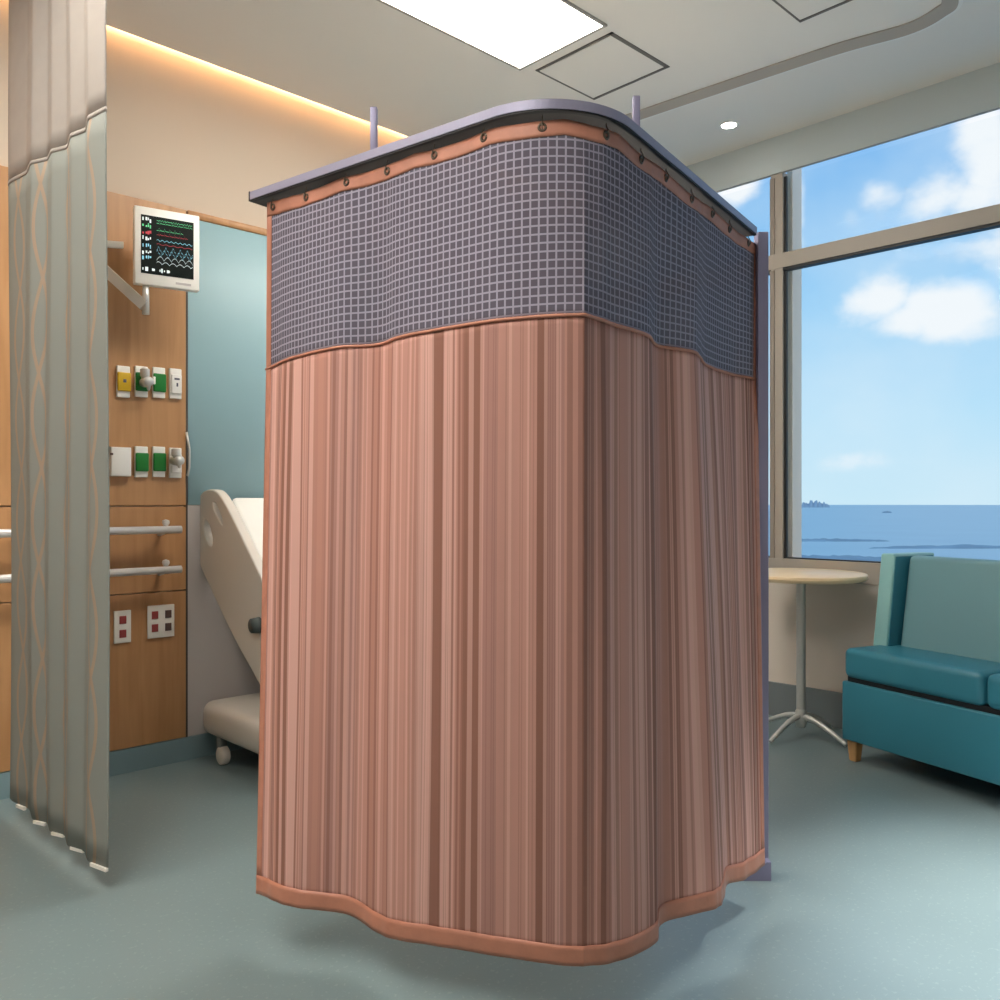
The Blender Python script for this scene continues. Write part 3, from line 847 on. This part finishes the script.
# ------------------------------------------------------------------ gas outlets, box, sockets, rails on the wood
def gas(px, py, cover, label, w=.048, h=.118, valve=None, hose=False):
    c = on_y(px, py, WF)
    t = thing('gas_outlet', label, 'gas outlet', (c.x, WF, c.z), 'gas outlets on the wood headwall')
    box('outlet_plate', c.x-w/2, c.x+w/2, WF-.012, WF, c.z-h/2, c.z+h/2, M['plasticw'], t, .003)
    if cover == 'white':
        box('cover', c.x-w*.4, c.x+w*.46, WF-.019, WF-.012, c.z-h*.34, c.z+h*.3, M['plasticw'], t, .006)
        pr = bmesh.new(); box_bm(pr, c.x-.008, c.x+.012, WF-.0205, WF-.0185, c.z+.014, c.z+.021); box_bm(pr, c.x, c.x+.006, WF-.0205, WF-.0185, c.z-.012, c.z+.002)
        from_bm('printed_mark', pr, M['ink'], t)
    else:
        box('cover', c.x-w*.52, c.x+w*.52, WF-.022, WF-.012, c.z-h*.31, c.z+h*.29, M[cover], t, .009, 4)
        if cover == 'yellow':
            pr = bmesh.new(); box_bm(pr, c.x-.005, c.x+.006, WF-.0235, WF-.0215, c.z-.004, c.z+.008)
            from_bm('printed_mark', pr, M['ink'], t)
        if cover == 'green' and valve is None and py < 400:
            box('side_tab', c.x-w*.6, c.x-w*.4, WF-.026, WF-.014, c.z-.01, c.z+.02, M['plasticw'], t, .003)
    if valve:
        v = on_y(valve[0], valve[1], WF-.055)
        hh = valve[2]
        b1 = tube('valve_body', [(v.x, WF-.012, v.z-hh*.2), (v.x, WF-.05, v.z-hh*.2), (v.x, WF-.075, v.z-hh*.2)], [.016, .02, .018], M['chrome'], t, 20)
        lathe('knob', [(.008, v.z-hh*.1), (.012, v.z), (.017, v.z+hh*.1), (.017, v.z+hh*.42), (.009, v.z+hh*.5)], v.x-.008, WF-.055, M['chrome'], t, 20)
        lathe('nozzle', [(.004, v.z-hh*.62), (.007, v.z-hh*.5), (.009, v.z-hh*.3), (.012, v.z-hh*.1)], v.x+.006, WF-.055, M['chrome'], t, 16)
    if hose:
        k0 = on_y(186.5, 432, WF-.012); k1 = on_y(187.5, 476, WF-.012)
        tube('hose_holder', [k0, (k0.x+.012, k0.y, (k0.z+k1.z)/2+.02), (k0.x+.012, k0.y, (k0.z+k1.z)/2-.05), k1], .0045, M['chrome'], t)
    reparent(t); return t
gas(122.5, 382, 'yellow', 'yellow gas outlet, leftmost of the upper row under the monitor')
gas(140.5, 382, 'green', 'green gas outlet with a silver valve plugged in, upper row', valve=(147, 378, .075))
gas(158, 383, 'green', 'green gas outlet without a valve, upper row, left of the plain white outlet')
gas(174.5, 384, 'white', 'plain white gas outlet at the right end of the upper row')
gas(140.5, 462, 'green', 'green gas outlet in the lower row, beside the square beige box')
gas(158, 462, 'green', 'green gas outlet in the lower row, beside the white outlet with silver valve')
t = gas(174.5, 463, 'white', 'white gas outlet with a silver valve at the right end of the lower row', valve=(178, 457, .07), hose=True)
c = on_y(119.5, 462, WF)
t = thing('wall_box', 'square beige box on the wood wall at the left end of the lower outlet row', 'wall box', (c.x, WF, c.z), None)
box('box_body', c.x-.04, c.x+.036, WF-.022, WF, c.z-.055, c.z+.055, M['plastic'], t, .003)
box('box_lid', c.x-.038, c.x+.034, WF-.026, WF-.022, c.z-.053, c.z+.053, M['plasticw'], t, .002)
k = on_y(111.5, 454, WF-.026); box('indicator', k.x-.005, k.x+.005, WF-.029, WF-.026, k.z-.004, k.z+.004, M['brown'], t)
reparent(t)
def handrail(py0, py1, label):
    z = on_y(110, py0, WF-.07).z; xr = on_y(181, py1, WF-.07).x; xl = xr-1.25
    t = thing('handrail', label, 'handrail', (xr, WF, z), 'steel rails on the wood headwall')
    tube('bar', [(xl, WF-.07, z), (xr, WF-.07, z)], .0145, M['steel'], t, 20)
    for x in (xr-.055, xl+.055):
        tube('bracket', [(x, WF-.07, z), (x, WF-.02, z-.012), (x, WF, z-.016)], .011, M['steel'], t)
        lathe('knob', [(.001, z+.04), (.012, z+.036), (.014, z+.028), (.012, z+.02), (.006, z+.012)], x, WF-.06, M['steel'], t, 16)
    reparent(t)
handrail(531, 527, 'upper of two horizontal steel handrails on the wood wall')
handrail(573, 567, 'lower of two horizontal steel handrails on the wood wall')

def socket(px, py, w, h, sock, label):
    c = on_y(px, py, WF)
    t = thing('power_outlet', label, 'power outlet', (c.x, WF, c.z))
    box('outlet_plate', c.x-w/2, c.x+w/2, WF-.008, WF, c.z-h/2, c.z+h/2, M['plasticw'], t, .002)
    for dx, dz, m in sock:
        box('socket', c.x+dx-.0125, c.x+dx+.0125, WF-.0105, WF-.008, c.z+dz-.015, c.z+dz+.015, M[m], t, .002)
    reparent(t)
socket(122, 626.5, .062, .122, [(0, .026, 'red'), (0, -.026, 'red')], 'white outlet plate with two red sockets below the handrails')
socket(160.5, 621, .104, .126, [(-.025, .026, 'red'), (-.025, -.024, 'red'), (.027, .026, 'brown'), (.027, -.024, 'brown')], 'wide white outlet plate with four dark sockets below the handrails')

# ------------------------------------------------------------------ hospital bed
def bed():
    xn = 1.555                                     # near side of the bed
    def P(px, py, x=xn): return on_x(px, py, x)
    t = thing('hospital_bed', 'cream hospital bed with raised head end, partly behind the salmon curtain', 'bed', (xn+.4, 2.5, 0))
    def rail_mesh(x):
        cu = bpy.data.curves.new('rail_outline', 'CURVE'); cu.dimensions = '2D'; cu.fill_mode = 'BOTH'
        cu.extrude = .013; cu.bevel_depth = .006; cu.bevel_resolution = 2
        def spl(pts):
            pp = [P(*q) for q in pts]
            pp = catmull([Vector((p.y, p.z)) for p in pp]+[Vector((P(*pts[0]).y, P(*pts[0]).z))], 6)[:-1]
            s = cu.splines.new('POLY'); s.points.add(len(pp)-1)
            for q, p in zip(s.points, pp): q.co = (p.x, p.y, 0, 1)
            s.use_cyclic_u = True
        spl([(200, 528), (200.5, 508), (206, 495), (214, 491), (222, 494), (231, 508), (247, 540), (265, 578), (282, 618), (286, 640), (280, 668), (268, 685), (256, 667), (242, 642), (226, 610), (212, 580), (204, 560)])
        spl([(209, 516), (214, 524), (217.5, 538), (216, 547), (211, 542), (207.5, 528)])
        spl([(216.5, 501), (220, 502), (226, 515), (228, 526), (224.5, 523), (218, 510)])
        tmp = bpy.data.objects.new('tmp', cu); COL.objects.link(tmp)
        dg = bpy.context.evaluated_depsgraph_get(); me = bpy.data.meshes.new_from_object(tmp.evaluated_get(dg))
        bpy.data.objects.remove(tmp)
        # curve plane (y, z) -> world x = const
        me.transform(Matrix(((0, 0, 1, x), (1, 0, 0, 0), (0, 1, 0, 0), (0, 0, 0, 1))))
        me.materials.clear()
        return me
    for x in (xn, xn+.86):
        o = link('side_rail', rail_mesh(x), M['plastic'], t)
        o.data.name = 'side_rail'
    x0, x1 = xn+.10, xn+.80
    pa = P(226, 500); pbm = P(283, 628)             # slope of the raised back
    dy = Vector((0, pbm.y-pa.y, pbm.z-pa.z)).normalized(); nrm = Vector((0, -dy.z*-1, dy.y*-1))
    if nrm.y > 0: nrm = -nrm
    hd = Vector((0, 3.315, 1.05)); ft_ = hd+dy*.62
    prism('mattress', [Vector((x0, p.y, p.z)) for p in (hd, hd-nrm*.11+dy*.05, ft_-nrm*.11, Vector((0, 1.72, ft_.z-.10)), Vector((0, 1.70, ft_.z)), ft_+nrm*.0)], (x1-x0, 0, 0), M['mattress'], t, .02, 3)
    h0 = hd-nrm*.12+dy*.06; h1 = ft_-nrm*.115
    prism('backrest_frame', [Vector((x0+.03, p.y, p.z)) for p in (h0, h0-nrm*.04, h1-nrm*.04, h1)], (x1-x0-.06, 0, 0), M['plastic'], t, .004)
    zf = ft_.z-.115
    box('bed_frame', x0+.02, x1-.02, 1.70, 2.95, zf-.06, zf-.005, M['plastic'], t, .008)
    box('base_cover', xn-.035, xn+.86, 1.80, 3.315, .10, .235, M['plastic'], t, .045, 4)
    for y in (2.05, 2.92):
        for x in (xn+.1, xn+.72):
            box('lift_column', x-.022, x+.022, y-.03, y+.03, .22, zf-.05, M['chrome'], t, .004)
    a = P(259, 625, xn-.02)
    tube('crank_knob', [(xn-.016, a.y, a.z), (xn-.05, a.y, a.z)], [.03, .026], M['darkg'], t, 20)
    for x in (xn+.0, xn+.8):
        for y in (3.19, 1.92):
            cst = box('caster_fork', x-.014, x+.014, y-.016, y+.02, .045, .105, M['rubber'], t, .004)
            from_bm('caster_wheel', tube_bm(bmesh.new(), [(x-.016, y-.01, .036), (x-.012, y-.01, .036), (x+.012, y-.01, .036), (x+.016, y-.01, .036)], [.030, .036, .036, .030], 24), M['plastic'], cst, True)
    reparent(t)
bed()

# ------------------------------------------------------------------ round table
tc_ = c2w((801-500)/F*3.76, 3.76)
t = thing('round_table', 'round light wood table on a steel pedestal below the window', 'table', (tc_.x, tc_.y, 0))
zt = CAM_H-(574-HZ)/F*3.76+.008
lathe('tabletop', [(.248, zt-.030), (.264, zt-.024), (.270, zt-.014), (.268, zt-.004), (.261, zt)], tc_.x, tc_.y, M['tablewood'], t, 72)
lathe('pedestal', [(.0195, .10), (.0195, zt-.04), (.05, zt-.034), (.05, zt-.028)], tc_.x, tc_.y, M['chrome'], t, 24)
lathe('hub', [(.018, .045), (.024, .06), (.024, .115), (.0195, .125)], tc_.x, tc_.y, M['chrome'], t, 24)
for ang in (-54, 36, 126, 216):
    a = R(ang)-R(43.8)+R(0); dx, dy = math.cos(a), math.sin(a)
    pts = [(tc_.x+dx*r, tc_.y+dy*r, z) for r, z in ((.015, .095), (.07, .085), (.14, .056), (.19, .03), (.215, .016))]
    tube('leg', catmull(pts, 5), [.013-.004*i/20 for i in range(21)], M['chrome'], t, 10)
    
reparent(t)

# ------------------------------------------------------------------ added uplight hidden behind the curtain, to brighten the ceiling
lp = c2w(.42, 3.0)
t = thing('fill_floor_lamp', 'slim uplight added out of sight behind the curtain to brighten the ceiling', 'lamp', (lp.x+.0, lp.y, 0))
lathe('base', [(.02, .03), (.11, .022), (.12, .01), (.12, .0)], lp.x, lp.y, M['steel'], t)
lathe('pole', [(.011, .025), (.011, 1.25)], lp.x, lp.y, M['steel'], t, 16)
lathe('lamp_shade', [(.012, 1.2), (.05, 1.22), (.1, 1.27), (.125, 1.33), (.12, 1.33), (.09, 1.28), (.02, 1.25)], lp.x, lp.y, M['white'], t)
lathe('fill_bulb', [(.001, 1.31), (.085, 1.305), (.085, 1.295), (.001, 1.29)], lp.x, lp.y, M['bulb'], t)
reparent(t)

# ------------------------------------------------------------------ sofa
def sofa():
    L = Vector((.454, -.891)); D = Vector((.891, .454)); O = Vector((1.352, 3.42))
    def P(l, d, z): p = O+L*l+D*d; return c2w(p.x, p.y, z)
    base = P(.6, .22, 0)
    t = thing('sofa', 'teal vinyl sofa with pale back cushion below the window', 'sofa', base)
    def blk(name, pts, l0, l1, m, bev=.012, seg=3, puff=0.0):
        """pts: outline in (depth, height)"""
        v = P(l1, 0, 0)-P(l0, 0, 0)
        return prism(name, [P(l0, d, z) for d, z in pts], v, m, t, bev, seg)
    LEN = 1.29
    blk('base', [(0, .088), (.44, .088), (.44, .318), (0, .318)], 0, LEN, M['teal'], .008)
    blk('recess_strip', [(.012, .316), (.43, .316), (.43, .338), (.012, .338)], .02, LEN-.02, M['gasket'], 0)
    for a in (0, 1):
        blk('seat_cushion', [(-.008, .335), (.36, .335), (.36, .448), (-.008, .452)], .012+a*.585, .590+a*.692, M['teal'], .026, 5)
    for l in (0, LEN-.065):
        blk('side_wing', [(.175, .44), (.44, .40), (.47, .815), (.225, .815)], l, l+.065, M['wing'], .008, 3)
        # thin darker teal sheet over the inner face of the wing
        blk('wing_inner_face', [(.185, .445), (.43, .445), (.455, .805), (.232, .805)], l+.0645 if l == 0 else l-.004, l+.0685 if l == 0 else l+.0005, M['teal'], 0)
    for a in (0, 1):
        blk('back_cushion', [(.235, .43), (.34, .43), (.405, .80), (.295, .812)], .072+a*.576, .642+a*.576, M['tealpale'], .024, 5)
    blk('back_panel', [(.36, .30), (.44, .30), (.475, .80), (.41, .80)], .05, LEN-.05, M['teal'], .01)
    for l, d in ((.002, .03), (LEN-.075, .03), (.03, .37), (LEN-.075, .37)):
        bm = bmesh.new(); s1, s0 = .023, .016
        c = P(l+.02, d+.02, 0)
        ex = (P(1, 0, 0)-P(0, 0, 0)).normalized(); ey = (P(0, 1, 0)-P(0, 0, 0)).normalized()
        vs = [bm.verts.new(c+ex*a*s0+ey*b*s0) for a, b in ((-1, -1), (1, -1), (1, 1), (-1, 1))]+[bm.verts.new(c+ex*a*s1+ey*b*s1+Vector((0, 0, .09))) for a, b in ((-1, -1), (1, -1), (1, 1), (-1, 1))]
        for f in ((0, 1, 2, 3), (4, 5, 6, 7), (0, 1, 5, 4), (1, 2, 6, 5), (2, 3, 7, 6), (3, 0, 4, 7)): bm.faces.new([vs[i] for i in f])
        bmesh.ops.bevel(bm, geom=bm.edges[:], offset=.003, segments=2, affect='EDGES')
        from_bm('leg', bm, M['leg'], t)
    reparent(t)
sofa()

# ------------------------------------------------------------------ camera and view
cam = bpy.data.cameras.new('camera'); co = bpy.data.objects.new('camera', cam); COL.objects.link(co)
cam.sensor_width = 36; cam.lens = 36*F/1000; cam.shift_y = (HZ-500)/1000
cam.clip_start = .05; cam.clip_end = 100000
fw = c2w(0, 1)
co.location = (0, 0, CAM_H); co.rotation_euler = (PI/2, 0, math.atan2(fw.y, fw.x)-PI/2)
S.camera = co
S.view_settings.view_transform = 'Standard'; S.view_settings.look = 'None'
S.view_settings.gamma = 1; S.view_settings.use_curve_mapping = False
S.view_settings.exposure = 1.0
